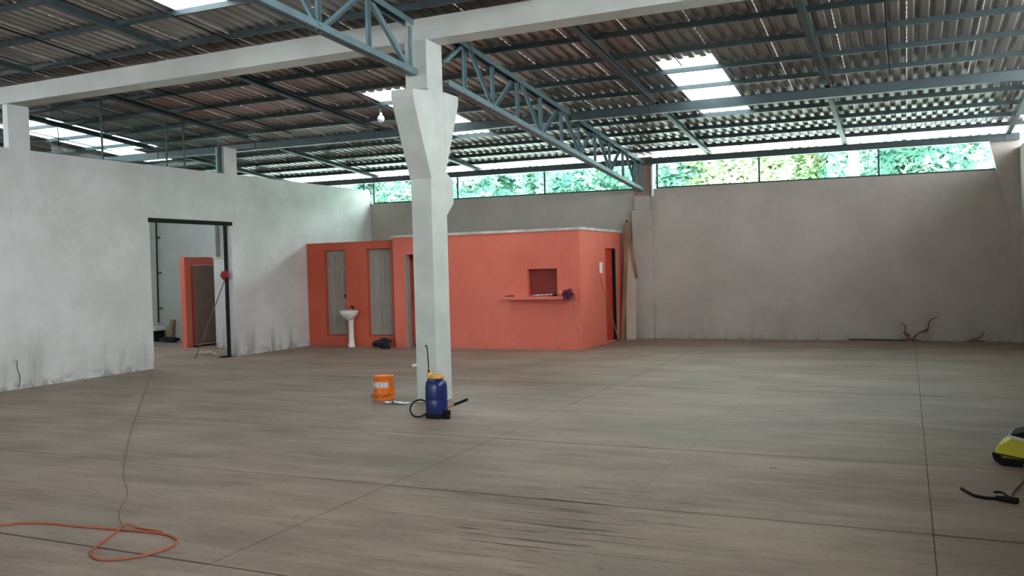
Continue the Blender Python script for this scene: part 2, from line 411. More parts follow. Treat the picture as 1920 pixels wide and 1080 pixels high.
# ---- windows over the back wall
def window(name, x0, x1, mull, label, slant=0):
    y0, y1 = YB+.03, YB+.07; top = lambda x: rz(x, 20.25)-.24
    wd = bpy.data.objects.new(name, None); C.objects.link(wd); wd.location = (x0, YB, sill(x0)); wd['kind'] = 'structure'; wd['label'] = label
    b = nb()
    quadbox(b, [(x0, y0, sill(x0)), (x1, y0, sill(x1)), (x1, y1, sill(x1)), (x0, y1, sill(x0)), (x0, y0, sill(x0)+.035), (x1, y0, sill(x1)+.035), (x1, y1, sill(x1)+.035), (x0, y1, sill(x0)+.035)])
    box(b, x0, x0+.04, y0, y1, sill(x0), top(x0)+.1)
    quadbox(b, [(x1-.04, y0, sill(x1)), (x1, y0, sill(x1)), (x1, y1, sill(x1)), (x1-.04, y1, sill(x1))]+[(x1-.04-slant, y0, top(x1)+.1), (x1-slant, y0, top(x1)+.1), (x1-slant, y1, top(x1)+.1), (x1-.04-slant, y1, top(x1)+.1)])
    sub('window_frame', b, 'gframe', wd)
    for m in mull:
        b = nb(); box(b, m-.02, m+.02, y0, y1, sill(m), top(m)+.1); sub('mullion', b, 'gframe', wd)
    e = [x0+.03]+list(mull)+[x1-.03]
    for i in range(len(e)-1):
        a, c = e[i], e[i+1]; s = slant if i == len(e)-2 else 0
        b = nb(); yy = YB+.05
        quadbox(b, [(a, yy-.002, sill(a)+.02), (c, yy-.002, sill(c)+.02), (c, yy+.002, sill(c)+.02), (a, yy+.002, sill(a)+.02), (a, yy-.002, top(a)+.1), (c-s, yy-.002, top(c)+.1), (c-s, yy+.002, top(c)+.1), (a, yy+.002, top(a)+.1)])
        sub('glass_pane', b, 'glass', wd)
window('window_1', -5.42, 1.84, [-3.03, -.52], 'high window strip right of the wall column', .2)
window('window_2', -13.42, -5.98, [-10.78, -8.3], 'high window strip over the orange office')
window('window_3', -21.9, -13.7, [-19.2, -16.4], 'high window strip of the annex')

# clerestory glazing over the left wall, between its two pilasters
wd = bpy.data.objects.new('window_4', None); C.objects.link(wd); wd.location = (XM, 10.1, 4.0); wd['kind'] = 'structure'; wd['label'] = 'dusty clerestory glazing on top of the left wall'
def top4(y): return 4.62 if y < 20 else 4.3
b = nb(); box(b, XM-.10, XM-.05, 10.12, 14.76, 3.99, 4.02); box(b, XM-.10, XM-.05, 10.17, 10.20, 4.0, 4.7); box(b, XM-.10, XM-.04, 14.70, 14.76, 4.0, 4.62)
sub('window_frame', b, 'gframe', wd)
for y in (11.7, 13.25, 13.72): b = nb(); box(b, XM-.09, XM-.06, y-.014, y+.014, 4.0, rz(XM, y)-.1); sub('mullion', b, 'gframe', wd)
for a, c in ((10.64, 11.7), (11.7, 13.25), (13.25, 14.7)):
    b = nb(); yz = [(a, 4.01), (c, 4.01), (c, rz(XM, c)-.13), (a, rz(XM, a)-.13)]
    quadbox(b, [(XM-.077, yz[0][0], yz[0][1]), (XM-.073, yz[0][0], yz[0][1]), (XM-.073, yz[1][0], yz[1][1]), (XM-.077, yz[1][0], yz[1][1]), (XM-.077, yz[3][0], yz[3][1]), (XM-.073, yz[3][0], yz[3][1]), (XM-.073, yz[2][0], yz[2][1]), (XM-.077, yz[2][0], yz[2][1])])
    sub('glass_pane', b, 'glass2', wd)

# ---- doorway steel: lintel track and post
d = bpy.data.objects.new('door_1', None); C.objects.link(d); d.location = (XM, 12.67, 0); d['kind'] = 'structure'; d['label'] = 'black steel frame of the tall doorway'
sub('lintel', B1(XM-.06, XM+.012, 12.64, 14.97, 2.88, 2.965), 'black', d)
sub('post', B1(XM-.19, XM-.13, 14.895, 14.95, 0, 2.9), 'black', d)
b = nb(); box(b, XM-.26, XM-.06, 14.66, 14.94, .001, .012); box(b, XM-.24, XM-.08, 14.74, 14.9, .012, .03); sub('foot_plate', b, 'black', d)

# ---- pilasters
struct('trim_1', B1(XM-.12, XM+.014, 9.78, 10.17, -.03, 4.73), 'wall_l', 'shallow pilaster of the left wall under the concrete beam', bevel=.01)
b = nb(); box(b, XM-.22, XM+.015, 14.78, 15.17, 4.0, 4.6); struct('trim_2', b, 'wall_l', 'short pilaster stub on top of the left wall')
b = nb(); box(b, -5.99, -5.52, YB-.17, YB+.01, 0, 3.08); box(b, -5.93, -5.56, YB-.15, YB+.01, 3.08, 3.42)
struct('trim_3', b, 'wall_b', 'pilaster of the back wall below the end of the long truss', bevel=.008)
struct('trim_4', B1(-5.97, -5.5, YB-.02, YB+.2, 3.42, 4.35), 'brown', 'brown panel between the two high windows')
b = nb(); tube(b, [(-5.5, YB-.05, 3.42), (-5.5, YB-.05, 4.12)], .03, 10); tube(b, [(-5.5, YB-.05, 3.40), (-5.5, YB-.05, 3.46)], .036, 10)
tag(obj('conduit', b, 'white'), 'short white pipe at the left end of the right high window', 'pipe')
b = nb()
for (x0, x1, z0, z1) in ((1.92, 1.92, -.03, 2.5),): quadbox(b, [(x0, YB-.12, z0), (XR, YB-.12, z0), (XR, YB+.01, z0), (x0, YB+.01, z0), (x1, YB-.12, z1), (XR, YB-.12, z1), (XR, YB+.01, z1), (x1, YB+.01, z1)])
quadbox(b, [(1.92, YB-.12, 2.5), (XR, YB-.12, 2.5), (XR, YB+.12, 2.5), (1.92, YB+.12, 2.5), (1.56, YB-.12, 4.15), (XR, YB-.12, 4.15), (XR, YB+.12, 4.15), (1.56, YB+.12, 4.15)])
struct('trim_5', b, 'wall_b', 'corner pilaster that widens towards the roof')
struct('trim_6', B1(-17.35, -17.05, 18.25, 18.41, -.03, 3.45), 'wall_f', 'pale pilaster inside the annex')

# ================================================================ CONCRETE FRAME
cx0, cx1, cy0, cy1 = -6.09, -5.775, 10.22, 10.64
col = root('concrete_column', (-5.93, 10.43, 0), 'tall white concrete column with a flared capital, blue sprayer at its foot', 'column')
sub('shaft', B1(cx0, cx1, cy0, cy1, 0, 4.22), 'colm', col, bevel=.008)
sub('upper_shaft', B1(cx0-.03, cx1-.01, cy0-.01, cy1+.0, 4.22, 4.88), 'colm', col, bevel=.008)
def corbel(y, s, zt, yt, ztop2):
    b = nb(); e = .004
    quadbox(b, [(cx0-e, y-s*.02, zt), (cx1+e, y-s*.02, zt), (cx1+e, y, zt), (cx0-e, y, zt), (cx0-e, yt, ztop2-.06), (cx1+e, yt, ztop2-.06), (cx1+e, y-s*.02, ztop2-.06), (cx0-e, y-s*.02, ztop2-.06)] if s < 0 else
            [(cx0-e, y, zt), (cx1+e, y, zt), (cx1+e, y-s*.02, zt), (cx0-e, y-s*.02, zt), (cx0-e, y-s*.02, ztop2-.06), (cx1+e, y-s*.02, ztop2-.06), (cx1+e, yt, ztop2-.06), (cx0-e, yt, ztop2-.06)])
    box(b, cx0-e, cx1+e, min(yt, y), max(yt, y), ztop2-.06, ztop2)
    return b
b = nb()
def prism_yz(b, yz, x0, x1):
    A = [b.verts.new((x0, y, z)) for y, z in yz]; D = [b.verts.new((x1, y, z)) for y, z in yz]; n = len(yz)
    b.faces.new(A); b.faces.new(D[::-1])
    for i in range(n): b.faces.new([A[i], A[(i+1) % n], D[(i+1) % n], D[i]])
prism_yz(b, [(cy0+.01, 3.0), (cy0+.01, 4.19), (9.80, 4.15), (9.80, 4.05), (9.84, 3.92)], cx0-.012, cx1+.012); sub('corbel', b, 'colm', col, bevel=.012)
b = nb(); prism_yz(b, [(cy1-.01, 3.14), (cy1-.01, 4.24), (11.05, 4.24), (11.05, 4.12)], cx0-.012, cx1+.012); sub('corbel', b, 'colm', col, bevel=.012)
b = nb(); prism_yz(b, [(cy1-.01, 3.16), (10.86, 3.04), (10.86, 2.72), (cy1-.01, 2.52)], cx0+.03, cx1-.004); sub('haunch', b, 'colm', col, bevel=.012)
b = nb(); box(b, XM-1.2, XR, 10.25, 10.62, 4.87, 5.17)
tag(obj('concrete_beam', b, 'conc', bevel=.01), 'long white concrete beam crossing the hall over the column', 'beam')

# ---- trusses
def truss(name, x, y0, y1, zb, zt, bn, tn, ends, label):
    L = root(name, (x, y0, zb(y0)), label, 'truss')
    def chord(nm, f, a, c, wd=.13, ht=.085, fl=1):
        for s in (-1, 1):
            b = nb(); X = x+s*.035
            bar(b, (X, a, f(a)), (X, c, f(c)), .058, .008); o = -1 if nm == 'bottom_chord' else 1
            bar(b, (X+s*.027, a, f(a)-o*.038), (X+s*.027, c, f(c)-o*.038), .008, .078)
            sub(nm, b, 'truss', L)
    chord('bottom_chord', zb, y0, y1); chord('top_chord', zt, ends[0], ends[1])
    def web(a, c, off):
        b = nb(); d = Vector((0, c[0]-a[0], c[1]-a[1])).normalized()
        A, D = Vector((x+off, *a)), Vector((x+off, *c))
        bar(b, A, D, .055, .006, up=(1, 0, 0)); s = d.cross(Vector((1, 0, 0))).normalized()
        bar(b, A+s*.025+Vector((.022, 0, 0)), D+s*.025+Vector((.022, 0, 0)), .006, .045, up=(1, 0, 0))
        sub('web_member', b, 'truss', L)
    for y in bn+tn:
        web((y, zb(y)+.0), (y, zt(y)), 0)
    for y in bn:
        l = [t for t in tn if t < y]; r = [t for t in tn if t > y]
        if l: web((y-.04, zb(y)), (max(l)+.04, zt(max(l))), .03)
        if r: web((y+.04, zb(y)), (min(r)-.04, zt(min(r))), -.03)
    return L
tF = truss('steel_truss', -5.75, 10.64, 20.32, lambda y: 4.33-.082*(y-10.6), lambda y: rz(-5.75, y)-.155,
      [12.12, 14.03, 15.95, 17.85, 19.75], [11.2, 13.05, 15.02, 16.9, 18.8, 20.28], (10.64, 20.32), 'blue-grey lattice truss running from the column to the back wall')
b = nb(); bar(b, (-5.75, 10.66, 4.66), (-5.75, 11.16, 4.98), .055, .05, up=(1, 0, 0)); sub('web_member', b, 'truss', tF)
tN = truss('steel_truss', -5.98, 1.2, 10.19, lambda y: 4.41-.054*(y-10.05), lambda y: rz(-5.9, y)-.16,
      [8.1, 6.2, 4.3, 2.4], [9.1, 7.15, 5.25, 3.35, 1.4], (1.2, 10.12), 'near blue-grey lattice truss coming from above the camera to the column')
b = nb(); bar(b, (-5.98, 9.1, rz(-5.9, 9.1)-.16), (-5.98, 10.12, 4.43), .07, .05, up=(1, 0, 0)); sub('web_member', b, 'truss', tN)
b = nb(); bar(b, (-5.98, 10.13, 4.43), (-5.98, 10.13, 5.04), .05, .03, up=(1, 0, 0)); sub('web_member', b, 'truss', tN)
for dx in (-3.2, 3.0): pass

# ================================================================ ORANGE OFFICE
of = root('office_block', (-9.9, 17.5, 0), 'orange painted flat-roofed office block with counter window in the back corner', 'office')
FY = 17.42; FX = -6.3; H = 2.56; T = .14
b = nb()   # front wall with counter window (x -7.52..-6.83, z 1.19..1.75) and doorway (x -10.5..-9.6, z 0..2.15)
def wall_y(b, y0, y1, x0, x1, z0, z1, holes):
    xs_ = sorted({x0, x1, *[h[0] for h in holes], *[h[1] for h in holes]})
    for a, c in zip(xs_, xs_[1:]):
        hs = sorted([h for h in holes if h[0] <= a and h[1] >= c], key=lambda h: h[2]); z = z0
        for h in hs:
            if h[2] > z: box(b, a, c, y0, y1, z, h[2])
            z = h[3]
        if z < z1: box(b, a, c, y0, y1, z, z1)
def wall_x_(b, x0, x1, y0, y1, z0, z1, holes):
    ys_ = sorted({y0, y1, *[h[0] for h in holes], *[h[1] for h in holes]})
    for a, c in zip(ys_, ys_[1:]):
        hs = sorted([h for h in holes if h[0] <= a and h[1] >= c], key=lambda h: h[2]); z = z0
        for h in hs:
            if h[2] > z: box(b, x0, x1, a, c, z, h[2])
            z = h[3]
        if z < z1: box(b, x0, x1, a, c, z, z1)
wall_y(b, FY, FY+T, -10.92, FX, 0, H, [(-7.52, -6.83, 1.17, 1.75), (-10.56, -9.7, 0, 2.16)])
sub('front_wall', b, 'orange', of)
b = nb(); wall_x_(b, FX-T, FX, FY+T, YB-.01, 0, H, [(19.12, 19.9, .03, 2.18)]); sub('side_wall', b, 'orange', of)
b = nb(); box(b, -10.92, -10.92+T, FY+T, YB-.01, 0, H); box(b, -10.92+T, -9.6, 18.5, 18.6, 0, 1.45); sub('partition_wall', b, 'orange', of)
b = nb(); box(b, -10.92+T, -9.6, 18.62, 18.72, 1.45, H-.08); sub('partition_wall', b, 'orange', of)
# toilets front, slightly set back
BY = FY+.14
b = nb(); wall_y(b, BY, BY+T, XM+.01, -10.92, 0, 2.52, [(-12.98, -12.36, .26, 2.33), (-11.75, -11.07, .26, 2.33)]); sub('toilet_front_wall', b, 'orange2', of)
b = nb(); box(b, XM+.01, -10.92, BY+T, YB-.01, 2.36, 2.5); sub('toilet_roof', b, 'slab', of)
b = nb(); box(b, -12.1, -12.0, BY+T, YB-.01, .0, 2.36); box(b, XM+.01, -10.92, BY+T, YB-.01, .12, .24); sub('toilet_partition', b, 'orange', of)
b = nb(); box(b, -10.95, FX+.03, FY-.03, YB-.01, H, H+.055); sub('roof_slab', b, 'slab', of)
b = nb(); box(b, -10.9, FX-T, FY+T, YB-.02, H-.06, H); sub('office_ceiling', b, 'red', of)
b = nb(); box(b, -9.55, -9.45, FY+T, YB-.02, 0, H-.07); box(b, -9.45, FX-T, 19.0, 19.06, 0, H-.07); sub('inner_wall', b, 'red', of)
sub('hatch_dim_interior', B1(-7.54, -6.81, FY+T-.01, FY+T+.02, 1.15, 1.77), 'dred', of)  # added flat board; its dark red stands in for the dim room behind
b = nb(); box(b, FX-.10, FX-.06, 19.12, 19.83, .03, 2.18); box(b, FX-.055, FX-.05, 19.2, 19.72, .2, 1.0); box(b, FX-.055, FX-.05, 19.2, 19.72, 1.15, 2.05); sub('side_door', b, 'red', of)
# counter shelf
b = nb(); quadbox(b, [(-7.98, FY, 1.1), (-7.98, FY-.30, 1.1), (-6.42, FY-.30, 1.1), (-6.36, FY, 1.1), (-7.98, FY, 1.16), (-7.98, FY-.30, 1.16), (-6.42, FY-.30, 1.16), (-6.36, FY, 1.16)])
sub('counter_shelf', b, 'orange', of, bevel=.006)
def panel_door(x0, x1, y, z0, z1, ang, hinge, name='door'):
    wdt = x1-x0; r_ = Matrix.Rotation(ang, 4, 'Z'); hx = x0 if hinge < 0 else x1
    def mk(parts):
        b = nb()
        for p in parts: box(b, *p)
        b.transform(Matrix.Translation((hx, y, 0)) @ r_ @ Matrix.Translation((-hx, 0, 0))); return b
    dd = sub(name, mk([(x0, x1, 0, .035, z0, z1)]), 'door', of)
    ph = z1-z0
    for u0, u1 in ((.12, .45), (.55, .88)):
        for v0, v1 in ((.06, .36), (.41, .76), (.81, .95)):
            a, c = x0+wdt*u0, x0+wdt*u1; e, f = z0+ph*v0, z0+ph*v1
            o = sub('door_panel', mk([(a, a+.015, -.012, 0, e, f), (c-.015, c, -.012, 0, e, f), (a+.015, c-.015, -.012, 0, e, e+.015), (a+.015, c-.015, -.012, 0, f-.015, f), (a+.035, c-.035, -.01, 0, e+.035, f-.035)]), 'door', dd)
    b = nb(); k = x1-.06 if hinge < 0 else x0+.06; lathe(b, [(.012, 0), (.012, .03), (.026, .04), (.026, .065), (.01, .07)], 12)
    b.transform(Matrix.Translation((hx, y, 0)) @ r_ @ Matrix.Translation((-hx, 0, 0)) @ Matrix.Translation((k, 0, z0+.95)) @ Matrix.Rotation(math.pi/2, 4, 'X'))
    sub('door_knob', b, 'black', dd)
panel_door(-12.97, -12.37, BY+.10, .27, 2.32, 0, -1)
panel_door(-11.74, -11.08, BY+.10, .27, 2.32, math.radians(14), -1)
# doorway jambs
b = nb(); box(b, -10.60, -10.555, FY-.012, FY+T, 0, 2.17); sub('door_jamb', b, 'door', of)
b = nb(); box(b, FX-.12, FX+.012, 19.86, 19.905, .03, 2.2); sub('door_jamb', b, 'door', of)
b = nb(); box(b, FX-.05, FX+.016, 19.80, 19.835, .0, 2.17); sub('door_edge', b, 'black', of)
b = nb(); box(b, FX, FX+.004, 18.70, 18.90, 1.62, 1.86); o = tag(obj('paper_notice', b, 'paper'), 'small white paper stuck on the side wall of the orange office beside its door', 'notice')

# pedestal sink
sk = root('pedestal_sink', (-12.14, 17.38, 0), 'white pedestal sink between the two toilet doors', 'sink')
b = nb(); lathe(b, [(.09, 0), (.085, .05), (.065, .15), (.06, .55), (.075, .68)], 20, (-12.14, 17.40, 0)); sub('pedestal', b, 'white', sk, sm=True)
b = nb(); lathe(b, [(.07, .66), (.12, .70), (.2, .77), (.225, .84), (.23, .875), (.21, .88), (.18, .85), (.10, .79), (.02, .78)], 28, (-12.14, 17.33, 0), sy=.8, sq=2.4); sub('basin', b, 'white', sk, sm=True)
b = nb(); tube(b, smoothp([(-12.14, 17.5, .87), (-12.14, 17.5, .96), (-12.14, 17.42, .98), (-12.14, 17.37, .94)]), .012, 8); box(b, -12.18, -12.10, 17.48, 17.52, .95, .965); sub('tap', b, 'black', sk, sm=True)

# dark bag, green bag, cloth on counter, small tool on counter
def lump(name, c, s, m, label, cat, seed=1, n=3, amp=.25, par=None):
    b = nb(); bmesh.ops.create_icosphere(b, subdivisions=n, radius=1); rnd = random.Random(seed)
    ph = [(rnd.uniform(1.5, 4), rnd.uniform(0, 6), Vector((rnd.uniform(-1, 1), rnd.uniform(-1, 1), rnd.uniform(-1, 1))).normalized()) for _ in range(7)]
    for v in b.verts:
        k = 1+amp*sum(math.sin(f*v.co.dot(d)*2+p) for f, p, d in ph)/3
        v.co = Vector((v.co.x*s[0]*k, v.co.y*s[1]*k, max(-s[2]*.8 if s[2] > 0 else -1, v.co.z*s[2]*k)))
    zmin = min(v.co.z for v in b.verts)
    bmesh.ops.translate(b, verts=b.verts, vec=(c[0], c[1], c[2]-zmin))
    o = obj(name, b, m, sm=True)
    return tag(o, label, cat) if label else o
lump('cloth_bundle', (-11.12, 17.2, 0.0), (.22, .16, .13), 'navy', 'dark cloth bundle on the floor below the ajar toilet door', 'bundle', 4)
g = lump('cloth_bag', (-10.28, 17.62, 1.1), (.10, .07, .13), 'green', 'green cloth bag hanging in the office doorway beside the column', 'bag', 6)
b = nb(); tube(b, [(-10.3, 17.62, 1.32), (-10.33, 17.62, 1.5), (-10.555, 17.56, 1.56)], .008, 6); o = obj('strap', b, 'green'); o.parent = g
pc = root('paper_pile', (-7.12, FY+.02, 1.16), 'crumpled white papers on the counter under the office window', 'papers')
rnd = random.Random(3)
for i in range(4):
    b = nb(); n = 6; cxp = -7.32+.13*i; w_, d_ = .22, .16; a = rnd.uniform(-.5, .5); V = [[None]*(n+1) for _ in range(n+1)]
    for p in range(n+1):
        for q in range(n+1):
            x, y = (p/n-.5)*w_, (q/n-.5)*d_; z = 1.166+.006*i+abs(.03*math.sin(p*1.1+i)*math.cos(q*.8+i*2))
            V[p][q] = b.verts.new((cxp+x*math.cos(a)-y*math.sin(a), FY-.02+x*math.sin(a)+y*math.cos(a), z))
    for p in range(n):
        for q in range(n): b.faces.new([V[p][q], V[p+1][q], V[p+1][q+1], V[p][q+1]])
    o = sub('sheet_of_paper', b, 'paper', pc)
lump('dark_rag', (-6.85, FY-.08, 1.162), (.05, .05, .03), 'navy', 'small dark rag at the right end of the papers on the counter', 'rag', 8)
b = nb(); bar(b, (-7.95, FY-.16, 1.175), (-7.80, FY-.10, 1.175), .03, .025); tube(b, [(-7.99, FY-.2, 1.172), (-7.93, FY-.15, 1.172)], .008, 6)
tag(obj('hand_tool', b, 'black'), 'small black hand tool at the left end of the counter shelf', 'tool')
tc_ = root('drinking_cup', (-6.72, FY-.12, 1.16), 'small red cup on the counter shelf left of the mop head', 'cup')
b = nb(); lathe(b, [(.025, 0), (.032, .08), (.034, .085), (.028, .085), (.022, .01)], 16, (-6.72, FY-.12, 1.161)); sub('cup_body', b, 'orange', tc_, sm=True)
b = nb(); tube(b, [(-6.72+.035*math.cos(a/10*6.2832), FY-.12+.035*math.sin(a/10*6.2832), 1.245) for a in range(10)], .005, 6, closed=True); sub('cup_rim', b, 'paper', tc_)

# upturned mop by the counter
mp_ = root('upturned_mop', (-6.22, 17.2, 0), 'upturned mop with dark purple head leaning at the office corner', 'mop')
b = nb(); tube(b, [(-6.20, 17.12, .01), (-6.38, 17.10, 1.12), (-6.40, 17.10, 1.25)], .012, 8); sub('handle', b, 'wood', mp_)
b = nb(); bmesh.ops.create_icosphere(b, subdivisions=2, radius=.07, matrix=Matrix.Translation((-6.46, 17.1, 1.24)))
rnd = random.Random(11)
for i in range(60):
    a, e = rnd.uniform(0, 6.28), rnd.uniform(-.9, 1.2); d = Vector((math.cos(a)*math.cos(e), math.sin(a)*math.cos(e)*.6, math.sin(e)))
    p = Vector((-6.46, 17.10, 1.22)); l = rnd.uniform(.11, .17)
    tube(b, [p, p+d*l*.6+Vector((0, 0, .01)), p+d*l+Vector((0, 0, -.05))], [.014, .012, .008], 5)
sub('mop_head', b, 'purple', mp_, sm=True)
# stick leaning beside the office door
b = nb(); tube(b, [(-6.10, 19.42, .012), (-6.2, 19.0, .8), (-6.27, 18.66, 1.52)], [.014, .012, .009], 8)
tag(obj('wooden_stick', b, 'wood'), 'thin dark stick leaning on the side wall of the orange office by its door', 'stick')

# boards leaning behind the office
bo = root('leaning_board', (-6.2, 20.2, 0), 'tall narrow weathered brown board leaning beside the orange office', 'board')
b = nb(); bar(b, (-6.21, 20.05, .0), (-6.09, 20.26, 2.84), .09, .035, up=(0, 1, 0)); sub('plank', b, 'wood', bo)
b = nb(); box(b, -6.11, -6.085, 20.215, 20.24, 2.80, 2.86); sub('dark_tip', b, 'black', bo)
pl = root('plywood_sheet', (-6.0, 20.2, 0), 'pale plywood panel with slanted top edge leaning on the back wall pilaster', 'board')
b = nb(); Y0, Y1 = 20.10, 20.25
A = [(-6.14, Y0, 0), (-5.9, Y0, 0), (-5.88, Y0+.08, 1.5), (-6.05, Y1-.01, 2.62), (-6.12, Y1-.01, 2.62)]
va = [b.verts.new(p) for p in A]; vb = [b.verts.new((p[0], p[1]+.014, p[2])) for p in A]
b.faces.new(va); b.faces.new(vb[::-1])
for i in range(5): b.faces.new([va[i], va[(i+1) % 5], vb[(i+1) % 5], vb[i]])
sub('plywood', b, 'ply', pl)
b = nb(); bar(b, (-6.07, 20.215, 2.62), (-5.86, 20.15, 1.46), .06, .02, up=(0, 1, 0)); sub('brown_edge', b, 'wood', pl)

# dry roots at the foot of the back wall
def roots(c, S_, label, seed):
    b = nb(); y = YB-.02
    for br in S_:
        pts = smoothp([(c+x, y, z) for x, z in br], 4); n = len(pts)
        rnd = random.Random(seed); pts = [p+Vector((rnd.uniform(-.012, .012), 0, rnd.uniform(-.008, .008))) if i else p for i, p in enumerate(pts)]
        tube(b, pts, [.017*(1-.8*i/n)+.003 for i in range(n)], 6)
    tag(obj('dry_root', b, 'root', sm=True), label, 'root')
roots(.08, [[(0, .0), (.1, .16), (.28, .24), (.34, .42), (.5, .52)], [(0, .02), (-.14, .14), (-.14, .3), (-.2, .4)], [(-.04, .1), (-.12, .17), (-.2, .17)], [(.0, .03), (-.12, .03), (-.2, .02)], [(0, .03), (.15, .02)],
           [(.2, .22), (.28, .2), (.3, .28)]], 'large forked dry brown root climbing the foot of the back wall', 2)
roots(1.28, [[(0, 0), (.02, .06), (.12, .13), (.16, .22)], [(0, .02), (-.08, .06)], [(-.15, .01), (.18, .01)]], 'small dry root at the foot of the back wall near the right corner', 5)
b = nb(); pts = smoothp([(-1.2, YB-.012, .012), (-.9, YB-.012, .02), (-.4, YB-.012, .012), (-.05, YB-.012, .006)], 5); tube(b, pts, [.004]+[.012]*(len(pts)-2)+[.004], 6)
tag(obj('floor_crack_weed', b, 'rub'), 'dark dry weed strip in the crack left of the forked root', 'weed')

# ================================================================ ANNEX through the doorway
an = root('orange_partition', (-16.5, 16.6, 0), 'low orange partition wall with a brown door seen through the tall doorway', 'partition')
b = nb(); wall_x_(b, -16.64, -16.5, 16.55, 18.395, 0, 2.28, [(16.75, 17.9, .03, 2.08)]); sub('partition_body', b, 'orange', an)
dd = sub('door', B1(-16.63, -16.59, 16.86, 17.9, .05, 2.07), 'brown', an)
b = nb(); box(b, -16.635, -16.53, 16.752, 16.85, .04, 2.075); sub('door_frame', b, 'red', an)
sub('threshold', B1(-16.6, -16.46, 16.75, 17.9, 0, .03), 'black', an)
wp = root('white_pier', (-15.3, 16.1, 0), 'white plastered pier right of the orange partition in the annex', 'pier')
sub('pier_body', B1(-15.55, -15.1, 16.55, 16.9, 0, 2.22), 'wall_l', wp, bevel=.01); sub('pier_cap', B1(-15.57, -15.08, 16.53, 16.92, 2.22, 2.25), 'slab', wp)
b = nb(); tube(b, [(-19.24, 18.3, 3.4), (-19.28, 18.3, .5)], .02, 8)
for z in (.9, 1.9, 2.9): box(b, -19.29, -19.2, 18.32, 18.4, z, z+.03)
tag(obj('drain_pipe', b, 'black'), 'thin dark pipe down the grey annex wall', 'pipe')
bk = root('tool_crate', (-19.3, 18.1, 0), 'dark crate with a white top under the annex pipe', 'crate')
sub('crate_body', B1(-19.38, -19.06, 18.0, 18.3, 0, .30), 'black', bk, bevel=.01); sub('crate_top', B1(-19.42, -19.04, 17.98, 18.32, .30, .42), 'white', bk, bevel=.01)
b = nb(); lathe(b, [(.11, 0), (.13, .2), (.14, .21), (.13, .215), (.1, .03)], 20, (-19.25, 17.75, 0))
tag(obj('orange_pot', b, 'orp', sm=True), 'orange tub on the annex floor in front of the dark crate', 'tub')
b = nb(); bar(b, (-18.86, 18.25, 0), (-18.8, 18.36, .60), .17, .02, up=(0, 1, 0)); tag(obj('short_plank', b, 'wood'), 'short wooden plank leaning on the grey annex wall', 'plank')
lump('dark_heap', (-18.55, 17.95, 0), (.36, .15, .08), 'navy', 'low heap of dark cloth along the grey annex wall', 'heap', 12, amp=.35)
rd = root('ceiling_duster', (-14.0, 14.5, 0), 'long-handled duster with a round red head leaning in the tall doorway', 'duster')
b = nb(); tube(b, [(-14.14, 14.40, .01), (-13.62, 14.78, 1.62), (-13.60, 14.80, 1.72)], .012, 8); sub('handle', b, 'cord', rd)
b = nb(); bmesh.ops.create_icosphere(b, subdivisions=3, radius=.095, matrix=Matrix.Translation((-13.60, 14.80, 1.8)) @ Matrix.Diagonal((1, .8, 1, 1)))
rnd = random.Random(9)
for v in b.verts:
    d = v.co-Vector((-13.60, 14.80, 1.8)); v.co += d*rnd.uniform(-.08, .14)
sub('duster_head', b, 'redp', rd)
b = nb()
for i, (a, c) in enumerate((((-14.8, 15.3, .03), (-14.35, 14.95, .05)), ((-14.75, 15.0, .06), (-14.3, 15.1, .09)), ((-14.5, 15.3, .02), (-14.1, 15.0, .03)))):
    o = nb(); bar(o, a, c, .05, .03)
    tag(obj('wood_offcut', o, 'ply'), ['pale wood offcut at the left of the small heap in the tall doorway', 'pale wood offcut lying across the top of the heap in the tall doorway', 'flat pale wood offcut on the floor right of the heap in the tall doorway'][i], 'offcut')
b.free()

# wall outlet and cable by the left pilaster
b = nb(); box(b, XM+.014, XM+.035, 9.72, 9.79, .47, .55); ob = tag(obj('wall_socket', b, 'slab', bevel=.004), 'small socket with a dangling cable low on the left pilaster', 'socket')
b = nb(); tube(b, smoothp([(XM+.035, 9.755, .48), (XM+.05, 9.74, .35), (XM+.03, 9.80, .2), (XM+.04, 9.76, .02)]), .006, 6); o = obj('cable', b, 'rub'); o.parent = ob

# ---- hanging lamps
def lamp(x, y, label):
    z = rz(x, y)-.11; L = root('hanging_lamp', (x, y, z), label, 'lamp')
    b = nb(); tube(b, smoothp([(x-.1, y, z), (x-.06, y, z+.02-.03), (x+.02, y, z-.03), (x+.05, y, z-.10)]), .009, 6); sub('curved_arm', b, 'steel', L)
    b = nb(); lathe(b, [(.022, -.12), (.028, -.13), (.03, -.17), (.02, -.18)][::-1], 12, (x+.05, y, z+.02)); sub('socket', b, 'white', L)
    b = nb(); bmesh.ops.create_uvsphere(b, u_segments=20, v_segments=12, radius=.068, matrix=Matrix.Translation((x+.05, y, z-.21))); sub('globe', b, 'bulb', L, sm=True)
lamp(-9.0, 14.0, 'white globe lamp hanging beside the left skylight')
L2 = root('hanging_lamp', (-16.05, 12.75, 4.7), 'dark hanging lamp behind the clerestory glass above the left wall', 'lamp')
b = nb(); tube(b, [(-16.05, 12.75, rz(-16, 12.75)-.15), (-16.05, 12.75, 4.62)], .01, 6); sub('rod', b, 'black', L2)
b = nb(); lathe(b, [(.04, 4.63), (.05, 4.58), (.12, 4.50), (.13, 4.47), (.05, 4.46)][::-1], 16, (-16.05, 12.75, 0)); sub('shade', b, 'black', L2, sm=True)

